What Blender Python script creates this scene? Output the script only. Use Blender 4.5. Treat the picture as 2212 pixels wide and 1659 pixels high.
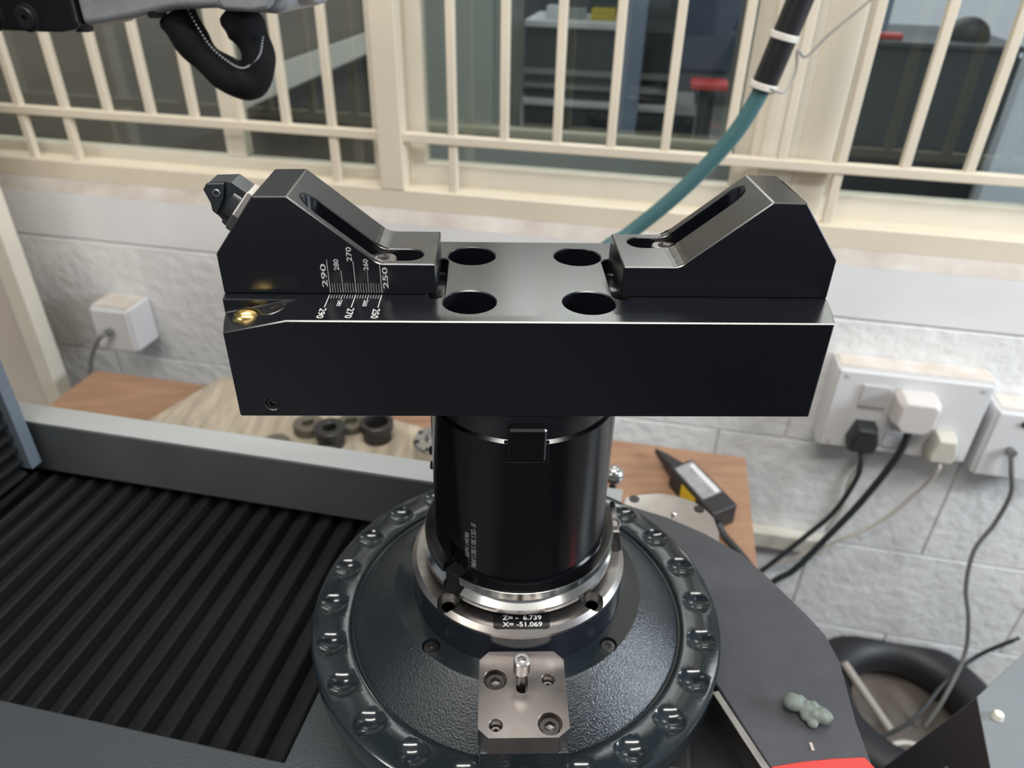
import bpy, bmesh, math, random
from mathutils import Vector, Matrix
random.seed(7)
for o in list(bpy.data.objects):
    bpy.data.objects.remove(o)
SC = bpy.context.scene
COL = SC.collection
PI = math.pi
# ------------------------------------------------------------------ frame of reference
# All dimensions below are millimetres in the frame of the spindle: z = 0 is the top of the
# black bar, the spindle axis is x = y = 0.  The floor lies at z = -962.
Z0 = 962.0
def M(p):
    return Vector((p[0]*0.001, p[1]*0.001, (p[2]+Z0)*0.001))
A13 = math.radians(-13)
EW = Vector((math.cos(A13), math.sin(A13), 0))      # along the window wall
NW = Vector((-math.sin(A13), math.cos(A13), 0))     # towards the window wall
def Wp(s, d, z):                                     # wall frame: along, towards the wall, up
    return EW*s + NW*d + Vector((0, 0, z))
# ------------------------------------------------------------------ camera
def make_camera():
    yaw, pit, rol = math.radians(2.13529), math.radians(32.10407), math.radians(1.31796)
    f = Vector((math.sin(yaw)*math.cos(pit), math.cos(yaw)*math.cos(pit), -math.sin(pit)))
    r = Vector((math.cos(yaw), -math.sin(yaw), 0)); u = r.cross(f)
    r2 = r*math.cos(rol)+u*math.sin(rol); u2 = -r*math.sin(rol)+u*math.cos(rol)
    cd = bpy.data.cameras.new('camera'); co = bpy.data.objects.new('camera', cd); COL.objects.link(co)
    m = Matrix((r2, u2, -f)).transposed().to_4x4()
    m.translation = M((-17.304, -309.682, 137.038))
    co.matrix_world = m
    cd.sensor_fit = 'HORIZONTAL'; cd.sensor_width = 36; cd.lens = 25.814
    cd.clip_start = 0.01; cd.clip_end = 50
    cd.dof.use_dof = True; cd.dof.focus_distance = 0.322; cd.dof.aperture_fstop = 10.5
    SC.camera = co
make_camera()
# ------------------------------------------------------------------ world, lamps, exposure
SC.view_settings.view_transform = 'Standard'; SC.view_settings.look = 'None'
SC.view_settings.gamma = 1.0; SC.view_settings.exposure = 0.62
SC.view_settings.use_curve_mapping = False
wd = bpy.data.worlds.new('world'); SC.world = wd; wd.use_nodes = True
wd.node_tree.nodes['Background'].inputs[0].default_value = (0.80, 0.88, 1.0, 1)
wd.node_tree.nodes['Background'].inputs[1].default_value = 0.16
def area(name, loc, target, sx, sy, watts, col):
    l = bpy.data.lights.new(name, 'AREA'); l.shape = 'RECTANGLE'; l.size = sx; l.size_y = sy
    l.energy = watts; l.color = col
    o = bpy.data.objects.new(name, l); COL.objects.link(o)
    o.location = M(loc); d = M(target)-M(loc)
    o.rotation_euler = d.to_track_quat('-Z', 'Y').to_euler()
area('ceiling_tube_near', (90, -790, 1430), (90, -790, 0), 1.9, 0.12, 20, (1.0, 0.97, 0.92))
area('ceiling_tube_over', (-260, 60, 1430), (-260, 60, 0), 1.2, 0.10, 9, (1.0, 0.97, 0.92))
area('ceiling_tube_left', (-1900, -1600, 1430), (-1500, -1200, 0), 1.2, 0.15, 14, (1.0, 0.95, 0.86))
area('side_fill', (1700, -250, 300), (0, -120, -150), 0.45, 0.45, 19, (0.82, 0.91, 1.0))  # unseen light added on the right for the highlight on the cone
area('next_room_fill', Wp(100, 2750, 1400), Wp(100, 2750, 0), 2.4, 0.35, 33, (1.0, 0.98, 0.97))  # unseen light added in the next room, mirrored in the bar top
area('next_room_fill_near', Wp(-100, 1500, 1400), Wp(-100, 1500, 0), 1.5, 0.2, 5, (0.93, 0.97, 1.0))  # unseen light added to brighten the next room
area('outside_wall_fill', Wp(-1250, 830, 750), Wp(-1250, 1320, -200), 1.0, 0.2, 7, (1.0, 0.97, 0.92))  # unseen fill added to brighten the wall outside the left window
area('door_fill', Wp(700, 775, 800), Wp(640, 880, -50), 0.4, 0.15, 2.0, (0.92, 0.96, 1.0))  # unseen fill added to brighten the pale blue door
# ------------------------------------------------------------------ materials
MATS = {}
def mat(name, col, rough=0.5, metal=0.0, spec=0.5, var=0.0, vscale=8.0, col2=None, bump=0.0, bscale=200.0,
        rvar=0.0, coat=0.0, stretch=None, emit=None, bdist=0.001, ior=1.5):
    m = bpy.data.materials.new(name); m.use_nodes = True; nt = m.node_tree; N = nt.nodes; L = nt.links
    b = N['Principled BSDF']
    b.inputs['Base Color'].default_value = (*col, 1); b.inputs['Roughness'].default_value = rough
    b.inputs['Metallic'].default_value = metal; b.inputs['Specular IOR Level'].default_value = spec
    b.inputs['IOR'].default_value = ior; b.inputs['Coat Weight'].default_value = coat; b.inputs['Coat Roughness'].default_value = 0.08
    if emit:
        b.inputs['Emission Color'].default_value = (*emit[0], 1); b.inputs['Emission Strength'].default_value = emit[1]
    geo = N.new('ShaderNodeNewGeometry')
    vec = geo.outputs['Position']
    if stretch:
        mp = N.new('ShaderNodeMapping'); mp.inputs['Scale'].default_value = stretch
        mp.inputs['Rotation'].default_value = (0, 0, -A13)
        L.new(vec, mp.inputs['Vector']); vec = mp.outputs['Vector']
    if var > 0 or rvar > 0:
        n = N.new('ShaderNodeTexNoise'); n.inputs['Scale'].default_value = vscale; n.inputs['Detail'].default_value = 5
        n.inputs['Roughness'].default_value = 0.62
        L.new(vec, n.inputs['Vector'])
        mr = N.new('ShaderNodeMapRange'); mr.inputs[1].default_value = 0.35; mr.inputs[2].default_value = 0.68
        L.new(n.outputs['Fac'], mr.inputs[0])
        if var > 0:
            mx = N.new('ShaderNodeMix'); mx.data_type = 'RGBA'
            c2 = col2 if col2 else tuple(c*(1-var) for c in col)
            mx.inputs[6].default_value = (*col, 1); mx.inputs[7].default_value = (*c2, 1)
            mr.inputs[4].default_value = var if col2 else 1.0
            L.new(mr.outputs[0], mx.inputs[0]); L.new(mx.outputs[2], b.inputs['Base Color'])
        if rvar > 0:
            m2 = N.new('ShaderNodeMapRange'); m2.inputs[1].default_value = 0.3; m2.inputs[2].default_value = 0.7
            m2.inputs[3].default_value = max(0.02, rough-rvar); m2.inputs[4].default_value = rough+rvar
            L.new(n.outputs['Fac'], m2.inputs[0]); L.new(m2.outputs[0], b.inputs['Roughness'])
    if bump > 0:
        n2 = N.new('ShaderNodeTexNoise'); n2.inputs['Scale'].default_value = bscale; n2.inputs['Detail'].default_value = 4
        L.new(vec, n2.inputs['Vector'])
        bp = N.new('ShaderNodeBump'); bp.inputs['Strength'].default_value = bump; bp.inputs['Distance'].default_value = bdist
        L.new(n2.outputs['Fac'], bp.inputs['Height']); L.new(bp.outputs[0], b.inputs['Normal'])
    MATS[name] = m
    return m
mat('black_oxide', (0.0040, 0.0048, 0.0072), 0.24, 0.0, 0.5, ior=1.85)
mat('black_gloss', (0.003, 0.003, 0.004), 0.16, 0.0, 0.55)
mat('bar_top_worn', (0.02, 0.021, 0.024), 0.36, 0.0, 0.6)
mat('hammer_paint', (0.012, 0.017, 0.021), 0.19, 0.0, 0.6, bump=0.5, bscale=900)
mat('smooth_paint', (0.012, 0.017, 0.021), 0.13, 0.0, 0.6, bump=0.035, bscale=260)
mat('dark_enamel', (0.012, 0.015, 0.022), 0.22, 0.0, 0.5)
mat('steel', (0.56, 0.55, 0.54), 0.24, 1.0, 0.5, rvar=0.06, vscale=120)
mat('steel_bright', (0.72, 0.71, 0.69), 0.16, 1.0, 0.5)
mat('steel_face', (0.40, 0.375, 0.36), 0.34, 1.0, 0.5, var=0.35, vscale=45, rvar=0.08)
mat('steel_block', (0.43, 0.40, 0.385), 0.33, 1.0, 0.5, var=0.5, col2=(0.27, 0.21, 0.18), vscale=30, rvar=0.07)
mat('steel_dark', (0.20, 0.19, 0.185), 0.32, 1.0, 0.5, var=0.4, vscale=200)
mat('screw_black', (0.05, 0.05, 0.052), 0.34, 0.6, 0.5, var=0.4, vscale=400)
mat('brass', (0.78, 0.55, 0.20), 0.22, 1.0, 0.5, rvar=0.06, vscale=300)
mat('nickel', (0.52, 0.48, 0.45), 0.30, 1.0, 0.5)
mat('insert_grey', (0.035, 0.039, 0.044), 0.25, 0.2, 0.6)
mat('engraving', (0.50, 0.49, 0.48), 0.55)
mat('engraving_dim', (0.26, 0.25, 0.25), 0.55)
mat('plate_black', (0.008, 0.008, 0.009), 0.35)
mat('print_white', (0.66, 0.66, 0.66), 0.5)
mat('rail_grey', (0.082, 0.088, 0.094), 0.45, 0.0, 0.5, var=0.15, vscale=20, bump=0.05, bscale=900)
mat('rail_strip', (0.33, 0.34, 0.34), 0.4, 0.0, 0.5)
mat('cover_paint', (0.038, 0.045, 0.052), 0.42, 0.0, 0.5, bump=0.35, bscale=700)
mat('plate_paint', (0.042, 0.043, 0.050), 0.48, 0.0, 0.45, var=0.35, col2=(0.07, 0.072, 0.082), vscale=60, bump=0.06, bscale=800)
mat('bellows_cloth', (0.0068, 0.0071, 0.0078), 0.62, 0.0, 0.35, bump=0.15, bscale=1500)
mat('arm_grey', (0.30, 0.305, 0.325), 0.42, 0.0, 0.5, var=0.25, vscale=70, bump=0.2, bscale=900)
mat('arm_black', (0.010, 0.010, 0.011), 0.33, 0.0, 0.5, var=0.2, vscale=80)
mat('rubber', (0.012, 0.012, 0.012), 0.55)
mat('sleeve_cloth', (0.008, 0.0085, 0.0095), 0.8, 0.0, 0.2, bump=0.3, bscale=1800)
mat('zip_grey', (0.36, 0.37, 0.39), 0.45)
mat('column_grey', (0.125, 0.15, 0.18), 0.42)
mat('dark_machine', (0.016, 0.015, 0.017), 0.5)
mat('red_paint', (0.50, 0.035, 0.03), 0.38)
mat('clay', (0.185, 0.215, 0.195), 0.62, 0.0, 0.4, var=0.35, vscale=160, bump=0.5, bscale=260)
mat('chip_tan', (0.42, 0.34, 0.30), 0.6)
mat('wall_paint', (0.80, 0.795, 0.785), 0.62, 0.0, 0.3, var=0.10, vscale=9, bump=0.75, bscale=55, bdist=0.004)
mat('wall_smooth', (0.80, 0.795, 0.79), 0.55, 0.0, 0.3, var=0.09, vscale=6, bump=0.12, bscale=40)
mat('mortar', (0.60, 0.59, 0.575), 0.7)
mat('sill_dirt', (0.46, 0.40, 0.35), 0.7, var=0.6, col2=(0.72, 0.69, 0.65), vscale=14, bump=0.3, bscale=120)
mat('cream', (0.74, 0.655, 0.52), 0.42, 0.0, 0.45, var=0.05, vscale=10)
mat('cream_light', (0.73, 0.68, 0.575), 0.42, 0.0, 0.45, var=0.05, vscale=10)
mat('cream_panel', (0.66, 0.58, 0.50), 0.5)
mat('socket_white', (0.68, 0.675, 0.68), 0.38)
mat('socket_dust', (0.56, 0.49, 0.42), 0.7, var=0.7, col2=(0.74, 0.71, 0.68), vscale=30)
mat('switch_grey', (0.50, 0.49, 0.50), 0.4)
mat('plug_white', (0.62, 0.58, 0.555), 0.4)
mat('plug_cream', (0.56, 0.525, 0.45), 0.45)
mat('plug_black', (0.022, 0.025, 0.028), 0.45)
mat('cable_black', (0.028, 0.033, 0.035), 0.5)
mat('cable_cream', (0.55, 0.52, 0.46), 0.5)
mat('cable_grey', (0.17, 0.17, 0.16), 0.5)
mat('trunking', (0.62, 0.59, 0.52), 0.5)
mat('board_brown', (0.36, 0.205, 0.125), 0.5, 0.0, 0.4, var=0.25, vscale=6, stretch=(2, 14, 2))
mat('slab_wood', (0.49, 0.415, 0.315), 0.6, 0.0, 0.4, var=0.4, vscale=4, stretch=(20, 3, 3))
mat('bush_dark', (0.045, 0.043, 0.041), 0.36, 0.5)
mat('bush_olive', (0.14, 0.125, 0.095), 0.5, 0.3)
mat('adapter_black', (0.020, 0.020, 0.022), 0.48)
mat('adapter_label', (0.22, 0.22, 0.22), 0.42, var=0.6, col2=(0.42, 0.42, 0.42), vscale=110)
mat('label_white', (0.62, 0.62, 0.62), 0.4)
mat('sticker_yellow', (0.72, 0.50, 0.02), 0.45)
mat('hose_teal', (0.058, 0.145, 0.155), 0.35, 0.0, 0.5)
mat('hose_sleeve', (0.014, 0.014, 0.015), 0.32)
mat('tie_white', (0.72, 0.68, 0.62), 0.4)
mat('wire_grey', (0.34, 0.32, 0.28), 0.5)
mat('floor_brown', (0.155, 0.128, 0.105), 0.6, var=0.35, vscale=7, bump=0.2, bscale=50)
mat('ceiling_white', (0.62, 0.62, 0.60), 0.8)
mat('box_grey', (0.17, 0.185, 0.20), 0.4)
mat('box_navy', (0.008, 0.011, 0.020), 0.4)
mat('knob_cream', (0.66, 0.63, 0.55), 0.4)
mat('tyre', (0.014, 0.014, 0.016), 0.5)
mat('stick', (0.34, 0.30, 0.26), 0.6)
mat('outside_wall', (0.165, 0.148, 0.130), 0.8, var=0.45, vscale=3, col2=(0.10, 0.09, 0.08), stretch=(1, 1, 6))
mat('far_paint', (0.50, 0.49, 0.47), 0.6)
mat('added_mat_black', (0.010, 0.010, 0.012), 0.8, 0.0, 0.3, bump=0.3, bscale=200)
mat('outside_floor', (0.10, 0.11, 0.105), 0.5)
mat('outside_beam', (0.55, 0.55, 0.53), 0.6)
mat('locker', (0.24, 0.265, 0.25), 0.5)
mat('bench_dark', (0.055, 0.062, 0.068), 0.4)
mat('bench_white', (0.75, 0.77, 0.82), 0.4)
mat('bench_grey', (0.30, 0.32, 0.32), 0.4)
mat('ledge_olive', (0.34, 0.33, 0.27), 0.6)
mat('navy_cloth', (0.045, 0.062, 0.105), 0.7)
mat('slate_blue', (0.20, 0.25, 0.36), 0.5)
mat('pale_blue', (0.55, 0.60, 0.70), 0.5)
mat('seat_red', (0.55, 0.06, 0.06), 0.5)
mat('yellow_box', (0.55, 0.45, 0.08), 0.5)
def glass():
    m = bpy.data.materials.new('window_glass'); m.use_nodes = True; nt = m.node_tree; N = nt.nodes; L = nt.links
    N.remove(N['Principled BSDF'])
    tr = N.new('ShaderNodeBsdfTransparent'); tr.inputs[0].default_value = (0.85, 0.875, 0.86, 1)
    gl = N.new('ShaderNodeBsdfGlossy'); gl.inputs['Roughness'].default_value = 0.02
    gl.inputs['Color'].default_value = (0.92, 0.97, 0.93, 1)
    fr = N.new('ShaderNodeFresnel')     # same reflectance on both faces of the thin pane
    gm = N.new('ShaderNodeNewGeometry'); io = N.new('ShaderNodeMapRange')
    io.inputs[3].default_value = 1.6; io.inputs[4].default_value = 1/1.6
    L.new(gm.outputs['Backfacing'], io.inputs[0]); L.new(io.outputs[0], fr.inputs[0])
    mx = N.new('ShaderNodeMixShader')
    L.new(fr.outputs[0], mx.inputs[0]); L.new(tr.outputs[0], mx.inputs[1]); L.new(gl.outputs[0], mx.inputs[2])
    L.new(mx.outputs[0], N['Material Output'].inputs[0]); MATS['window_glass'] = m
glass()
# ------------------------------------------------------------------ mesh helpers (millimetres)
def nb(): return bmesh.new()
def polyface(bm, vs):
    try: return bm.faces.new(vs)
    except ValueError: return None
def hexa(bm, P):          # 8 corners: bottom 0-3, top 4-7
    v = [bm.verts.new(p) for p in P]
    for q in ((3, 2, 1, 0), (4, 5, 6, 7), (0, 1, 5, 4), (1, 2, 6, 5), (2, 3, 7, 6), (3, 0, 4, 7)):
        polyface(bm, [v[i] for i in q])
    return bm
def box(bm, x0, x1, y0, y1, z0, z1):
    return hexa(bm, [(x0, y0, z0), (x1, y0, z0), (x1, y1, z0), (x0, y1, z0), (x0, y0, z1), (x1, y0, z1), (x1, y1, z1), (x0, y1, z1)])
def wbox(bm, s0, s1, d0, d1, z0, z1):
    return hexa(bm, [Wp(s0, d0, z0), Wp(s1, d0, z0), Wp(s1, d1, z0), Wp(s0, d1, z0), Wp(s0, d0, z1), Wp(s1, d0, z1), Wp(s1, d1, z1), Wp(s0, d1, z1)])
def loft(bm, rings, cap0=True, cap1=True, closed=True):
    R = [[bm.verts.new(p) for p in r] for r in rings]
    n = len(R[0])
    for a, b in zip(R[:-1], R[1:]):
        for i in range(n if closed else n-1):
            j = (i+1) % n
            polyface(bm, (a[i], a[j], b[j], b[i]))
    if cap0: polyface(bm, list(reversed(R[0])))
    if cap1: polyface(bm, R[-1])
    return bm
def prism(bm, pts, f0, f1):      # polygon pts mapped by f0 and f1 into two parallel rings
    return loft(bm, [[f0(*p) for p in pts], [f1(*p) for p in pts]])
def lathe(bm, prof, n=96, c=(0, 0), closed_prof=False):
    rings = [[(c[0]+r*math.cos(2*PI*i/n), c[1]+r*math.sin(2*PI*i/n), z) for i in range(n)] for r, z in prof]
    if closed_prof:
        rings.append(rings[0]); bm = loft(bm, rings, False, False)
        bmesh.ops.remove_doubles(bm, verts=bm.verts, dist=1e-4); return bm
    return loft(bm, rings)
def frame_of(d):
    d = Vector(d).normalized(); up = Vector((0, 0, 1)) if abs(d.z) < 0.9 else Vector((1, 0, 0))
    a = d.cross(up).normalized(); return a, a.cross(d).normalized(), d
def cyl(bm, p0, p1, r0, r1=None, n=24, ch=0.0):
    r1 = r0 if r1 is None else r1
    p0 = Vector(p0); p1 = Vector(p1); a, b, d = frame_of(p1-p0)
    def ring(p, r): return [p+a*r*math.cos(2*PI*i/n)+b*r*math.sin(2*PI*i/n) for i in range(n)]
    rs = [ring(p0, r0)]
    if ch: rs += [ring(p1-d*ch, r1), ring(p1, r1-ch)]
    else: rs += [ring(p1, r1)]
    return loft(bm, rs)
def catmull(pts, k=8):
    P = [Vector(p) for p in pts]; P = [2*P[0]-P[1]]+P+[2*P[-1]-P[-2]]; out = []
    for i in range(1, len(P)-2):
        for j in range(k):
            t = j/k
            out.append(0.5*((2*P[i])+(P[i+1]-P[i-1])*t+(2*P[i-1]-5*P[i]+4*P[i+1]-P[i+2])*t*t+(3*P[i]-P[i-1]-3*P[i+1]+P[i+2])*t**3))
    out.append(P[-2]); return out
def tube(bm, pts, r, n=12, k=8, rf=None):
    C = catmull(pts, k); rings = []; prev = None
    for i, p in enumerate(C):
        d = (C[min(i+1, len(C)-1)]-C[max(i-1, 0)]).normalized()
        if prev is None: a, b, _ = frame_of(d)
        else:
            a = (prev-d*prev.dot(d)).normalized(); b = d.cross(a)
        prev = a; rr = rf(i/(len(C)-1)) if rf else r
        rings.append([p+a*rr*math.cos(2*PI*j/n)+b*rr*math.sin(2*PI*j/n) for j in range(n)])
    return loft(bm, rings)
def ball(bm, c, r, sx=1, sy=1, sz=1, u=16, v=10, mtx=None):
    m = Matrix.Translation(Vector(c)) @ (mtx.to_4x4() if mtx else Matrix.Identity(4)) @ Matrix.Diagonal((sx*r, sy*r, sz*r, 1))
    bmesh.ops.create_uvsphere(bm, u_segments=u, v_segments=v, radius=1, matrix=m); return bm
def hexring(c, a, b, d, R, z, n=24):
    out = []
    for i in range(n):
        t = 2*PI*i/n; m = (t % (PI/3))-PI/6; r = R*math.cos(PI/6)/math.cos(m)
        out.append(c+a*r*math.cos(t)+b*r*math.sin(t)+d*z)
    return out
def cap_screw(bm, p, axis, r, h, hr, depth, ch=0.4, n=24):
    p = Vector(p); a, b, d = frame_of(axis)
    def ring(rr, z): return [p+a*rr*math.cos(2*PI*i/n)+b*rr*math.sin(2*PI*i/n)+d*z for i in range(n)]
    rs = [ring(r, 0), ring(r, h-ch), ring(r-ch, h), hexring(p, a, b, d, hr*1.06, h), hexring(p, a, b, d, hr, h-0.25), hexring(p, a, b, d, hr, h-depth), hexring(p, a, b, d, hr*0.2, h-depth-0.4)]
    return loft(bm, rs)
def oblong(x0, x1, y0, y1, n=14):      # stadium along the longer side
    if (x1-x0) >= (y1-y0):
        r = (y1-y0)/2; yc = (y0+y1)/2
        return [(x1-r+r*math.cos(-PI/2+PI*i/n), yc+r*math.sin(-PI/2+PI*i/n)) for i in range(n+1)]+[(x0+r+r*math.cos(PI/2+PI*i/n), yc+r*math.sin(PI/2+PI*i/n)) for i in range(n+1)]
    r = (x1-x0)/2; xc = (x0+x1)/2
    return [(xc+r*math.cos(PI*i/n), y1-r+r*math.sin(PI*i/n)) for i in range(n+1)]+[(xc+r*math.cos(PI+PI*i/n), y0+r+r*math.sin(PI+PI*i/n)) for i in range(n+1)]
def tmp(bm):
    bmesh.ops.recalc_face_normals(bm, faces=bm.faces)
    me = bpy.data.meshes.new('t'); bm.to_mesh(me); bm.free()
    o = bpy.data.objects.new('t', me); COL.objects.link(o); return o
def cut(bm, cutters):
    t = tmp(bm); cs = [tmp(c) for c in cutters]
    for c in cs:
        m = t.modifiers.new('b', 'BOOLEAN'); m.operation = 'DIFFERENCE'; m.solver = 'EXACT'; m.object = c
    dg = bpy.context.evaluated_depsgraph_get(); dg.update()
    me = bpy.data.meshes.new_from_object(t.evaluated_get(dg))
    out = nb(); out.from_mesh(me)
    for o in [t]+cs:
        d = o.data; bpy.data.objects.remove(o); bpy.data.meshes.remove(d)
    bpy.data.meshes.remove(me); return out
def text_pts(s, dx=0.0):
    cu = bpy.data.curves.new('t', 'FONT'); cu.body = s; cu.size = 1; cu.resolution_u = 3
    cu.space_character = 1.0+dx; cu.offset = 0.018
    o = bpy.data.objects.new('t', cu); COL.objects.link(o)
    dg = bpy.context.evaluated_depsgraph_get(); dg.update()
    me = bpy.data.meshes.new_from_object(o.evaluated_get(dg))
    V = [(v.co.x, v.co.y) for v in me.vertices]; F = [tuple(p.vertices) for p in me.polygons]
    bpy.data.objects.remove(o); bpy.data.curves.remove(cu); bpy.data.meshes.remove(me)
    x0 = min(v[0] for v in V); x1 = max(v[0] for v in V); y0 = min(v[1] for v in V); y1 = max(v[1] for v in V)
    return [((x-x0)/(x1-x0), (y-y0)/(y1-y0)) for x, y in V], F
def add_text(bm, s, fn, bold=0.0):
    V, F = text_pts(s)
    vs = [bm.verts.new(fn(u, v)) for u, v in V]
    for f in F: polyface(bm, [vs[i] for i in f])
def chamfer(bm, w, ang=30):
    t = tmp(bm); m = t.modifiers.new('c', 'BEVEL'); m.width = w; m.segments = 1; m.limit_method = 'ANGLE'; m.angle_limit = math.radians(ang)
    dg = bpy.context.evaluated_depsgraph_get(); dg.update()
    me = bpy.data.meshes.new_from_object(t.evaluated_get(dg)); out = nb(); out.from_mesh(me)
    d = t.data; bpy.data.objects.remove(t); bpy.data.meshes.remove(d); bpy.data.meshes.remove(me); return out
BASE = {}
def setp(o, label, cat, group, kind):
    if label: o['label'] = label
    if cat: o['category'] = cat
    if group: o['group'] = group
    if kind: o['kind'] = kind
def thing(name, base, label, cat, group=None, kind=None):
    o = bpy.data.objects.new(name, None); COL.objects.link(o); o.empty_display_size = 0.02
    b = M(base); o.location = b; BASE[o.name] = b; setp(o, label, cat, group, kind); return o
def mk(name, bm, material, parent=None, bevel=0.0, seg=2, smooth=35, label=None, cat=None, group=None, kind=None, recalc=True, bang=30):
    if recalc: bmesh.ops.recalc_face_normals(bm, faces=bm.faces)
    P = [M(v.co) for v in bm.verts]
    lo = [min(p[i] for p in P) for i in range(3)]; hi = [max(p[i] for p in P) for i in range(3)]
    base = Vector(((lo[0]+hi[0])/2, (lo[1]+hi[1])/2, lo[2]))
    for v, p in zip(bm.verts, P): v.co = p-base
    me = bpy.data.meshes.new(name); bm.to_mesh(me); bm.free()
    me.materials.append(MATS[material])
    if smooth:
        for p in me.polygons: p.use_smooth = True
        me.set_sharp_from_angle(angle=math.radians(smooth))
    o = bpy.data.objects.new(name, me); COL.objects.link(o)
    BASE[o.name] = base
    if parent:
        o.parent = parent; o.location = base-BASE[parent.name]
    else: o.location = base
    if bevel:
        m = o.modifiers.new('edge', 'BEVEL'); m.width = bevel*0.001; m.segments = seg; m.limit_method = 'ANGLE'; m.angle_limit = math.radians(bang)
        m.harden_normals = True
    setp(o, label, cat, group, kind); return o
def dup(o, parent, dloc):
    c = o.copy(); COL.objects.link(c); c.parent = parent
    c.location = o.location+Vector(dloc)*0.001; BASE[c.name] = BASE[o.name]+Vector(dloc)*0.001
    return c

# ================================================================== room shell
b = nb(); wbox(b, -2600, 2600, -3200, 760, -1000, -962)
mk('floor', b, 'floor_brown', kind='structure')
b = nb(); wbox(b, -2600, 2600, -3200, 760, 1500, 1540)
mk('ceiling', b, 'ceiling_white', kind='structure')
wall = thing('wall_back', Wp(-100, 660, -962), 'white painted block wall below the windows', None, kind='structure')
b = nb(); wbox(b, -2400, 2400, 644, 760, -962, -226); mk('mortar_bed', b, 'mortar', wall)
b = nb(); wbox(b, -2400, 2400, 640, 648, -298.5, -224); mk('plaster_band', b, 'wall_smooth', wall, bevel=2)
courses = [(-300, -502.5, 285, 678), (-502.5, -689, 190, 339), (-689, -876, 28, 339), (-876, -962, 190, 339)]
def block_mesh(h, LB):
    b = nb(); wbox(b, 0.9, LB-0.9, 640, 660, 0, h-1.8)
    es = [e for e in b.edges]
    bmesh.ops.bevel(b, geom=es, offset=1.5, segments=2, affect='EDGES'); return b
for (zt, zb, off, LB) in courses:
    h = zt-zb; src = None
    for k in range(-5, 4):
        if src is None:
            bb = block_mesh(h, LB)
            for v in bb.verts: v.co += EW*(off+k*LB)+Vector((0, 0, zb+0.9))
            src = mk('block', bb, 'wall_paint', wall, smooth=50); src_k = k
        else:
            dup(src, wall, EW*((k-src_k)*LB))
b = nb(); wbox(b, -2400, 2400, 640, 760, 930, 1500); mk('wall_upper', b, 'wall_smooth', kind='structure', label='white wall strip above the windows')
# sloping dirty sill
b = nb(); prism(b, [(640, -225), (652.5, -207), (690, -207), (690, -225)], lambda d, z: Wp(-1400, d, z), lambda d, z: Wp(1000, d, z))
mk('trim_1', b, 'sill_dirt', kind='structure', label='dirty sloping mortar sill under the window frame')
# frame rail
b = nb(); wbox(b, -1400, 1000, 652, 730, -208, -179.5); mk('trim_2', b, 'cream', kind='structure', bevel=2, label='cream bottom rail of the window frame')
# mullions
b = nb(); wbox(b, -324, -289, 651, 730, -181, 930); mk('trim_3', b, 'cream', kind='structure', bevel=2, label='cream window post between the two left windows')
tr4 = thing('trim_4', Wp(220, 690, -181), 'wide cream window post beside the teal hose', None, kind='structure')
b = nb(); wbox(b, 176, 262, 676, 730, -181, 930); mk('post_face', b, 'cream_light', tr4, bevel=1.5)
b = nb(); wbox(b, 165, 186, 684, 726, -181, 930); mk('post_edge', b, 'cream_light', tr4, bevel=1.5)
b = nb(); wbox(b, 222, 224, 674.6, 677, -181, 930); mk('cover_strip', b, 'cream', tr4)
# windows: sash rails, stiles, panes
def window(n, s0, s1, zb, zr, D, meet=None, label=''):
    w = thing('window_%d' % n, Wp((s0+s1)/2, D, zb), label, None, kind='structure')
    b = nb(); wbox(b, s0, s1, D-10, D+14, zb, zr); mk('sash_rail', b, 'cream_light', w, bevel=1.5)
    b = nb(); wbox(b, s0, s0+20, D-9, D+13, zr, 930); mk('sash_stile', b, 'cream_light', w, bevel=1.5)
    b = nb(); wbox(b, s1-20, s1, D-9, D+13, zr, 930); mk('sash_stile', b, 'cream_light', w, bevel=1.5)
    if meet is not None:
        b = nb(); wbox(b, meet-15, meet+15, D-4, D+20, zr, 930); mk('sash_stile', b, 'cream_light', w, bevel=1.5)
        b = nb(); wbox(b, s0+20, meet-15, D+2, D+5, zr, 930); mk('glass_pane', b, 'window_glass', w, smooth=0)
        b = nb(); wbox(b, meet+15, s1-20, D+2, D+5, zr, 930); mk('glass_pane', b, 'window_glass', w, smooth=0)
    else:
        b = nb(); wbox(b, s0+20, s1-20, D+2, D+5, zr, 930); mk('glass_pane', b, 'window_glass', w, smooth=0)
window(1, -1380, -326, -181, -166, 702, -565, 'left window with dark sliding panes behind cream bars')
window(2, -290, 166, -181, -152, 704, None, 'middle window with a dark glass pane behind cream bars')
window(3, 262, 990, -181, -152, 704, None, 'right window with glass pane beside the wide cream post')
# grilles
def grille(s0, s1, bars, long_, label, rail_z=(-115.5, -103.5)):
    g = thing('window_grille', Wp((s0+s1)/2, 664, -180), label, 'grille', 'cream security grilles in the window frame')
    b = nb(); wbox(b, s0, s1, 655, 669, rail_z[0], rail_z[1]); mk('grille_rail', b, 'cream', g, bevel=1.5)
    src = {}
    for s in bars:
        lo = -180 if s in long_ else rail_z[1]-1
        if lo in src:
            o, s_src = src[lo]; dup(o, g, EW*(s-s_src))
        else:
            b = nb(); wbox(b, s-5.6, s+5.6, 657.5, 668.5, lo, 928); src[lo] = (mk('grille_bar', b, 'cream', g, bevel=1.5), s)
grille(-1400, -324, [-1227, -1158, -1089, -1020, -951, -882.6, -806, -735, -666, -598, -528, -458, -391.4], [-882.6, -806, -391.4], 'cream steel bar grille across the left window above the socket box')
grille(-289, 1000, [-221, -151, -81, -11.3, 57.2, 133.7, 200, 270.3, 343.3, 415, 487, 559, 630, 701, 772, 843], [-221, 270.3], 'cream steel bar grille behind the teal hose, right of the window post')
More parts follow.
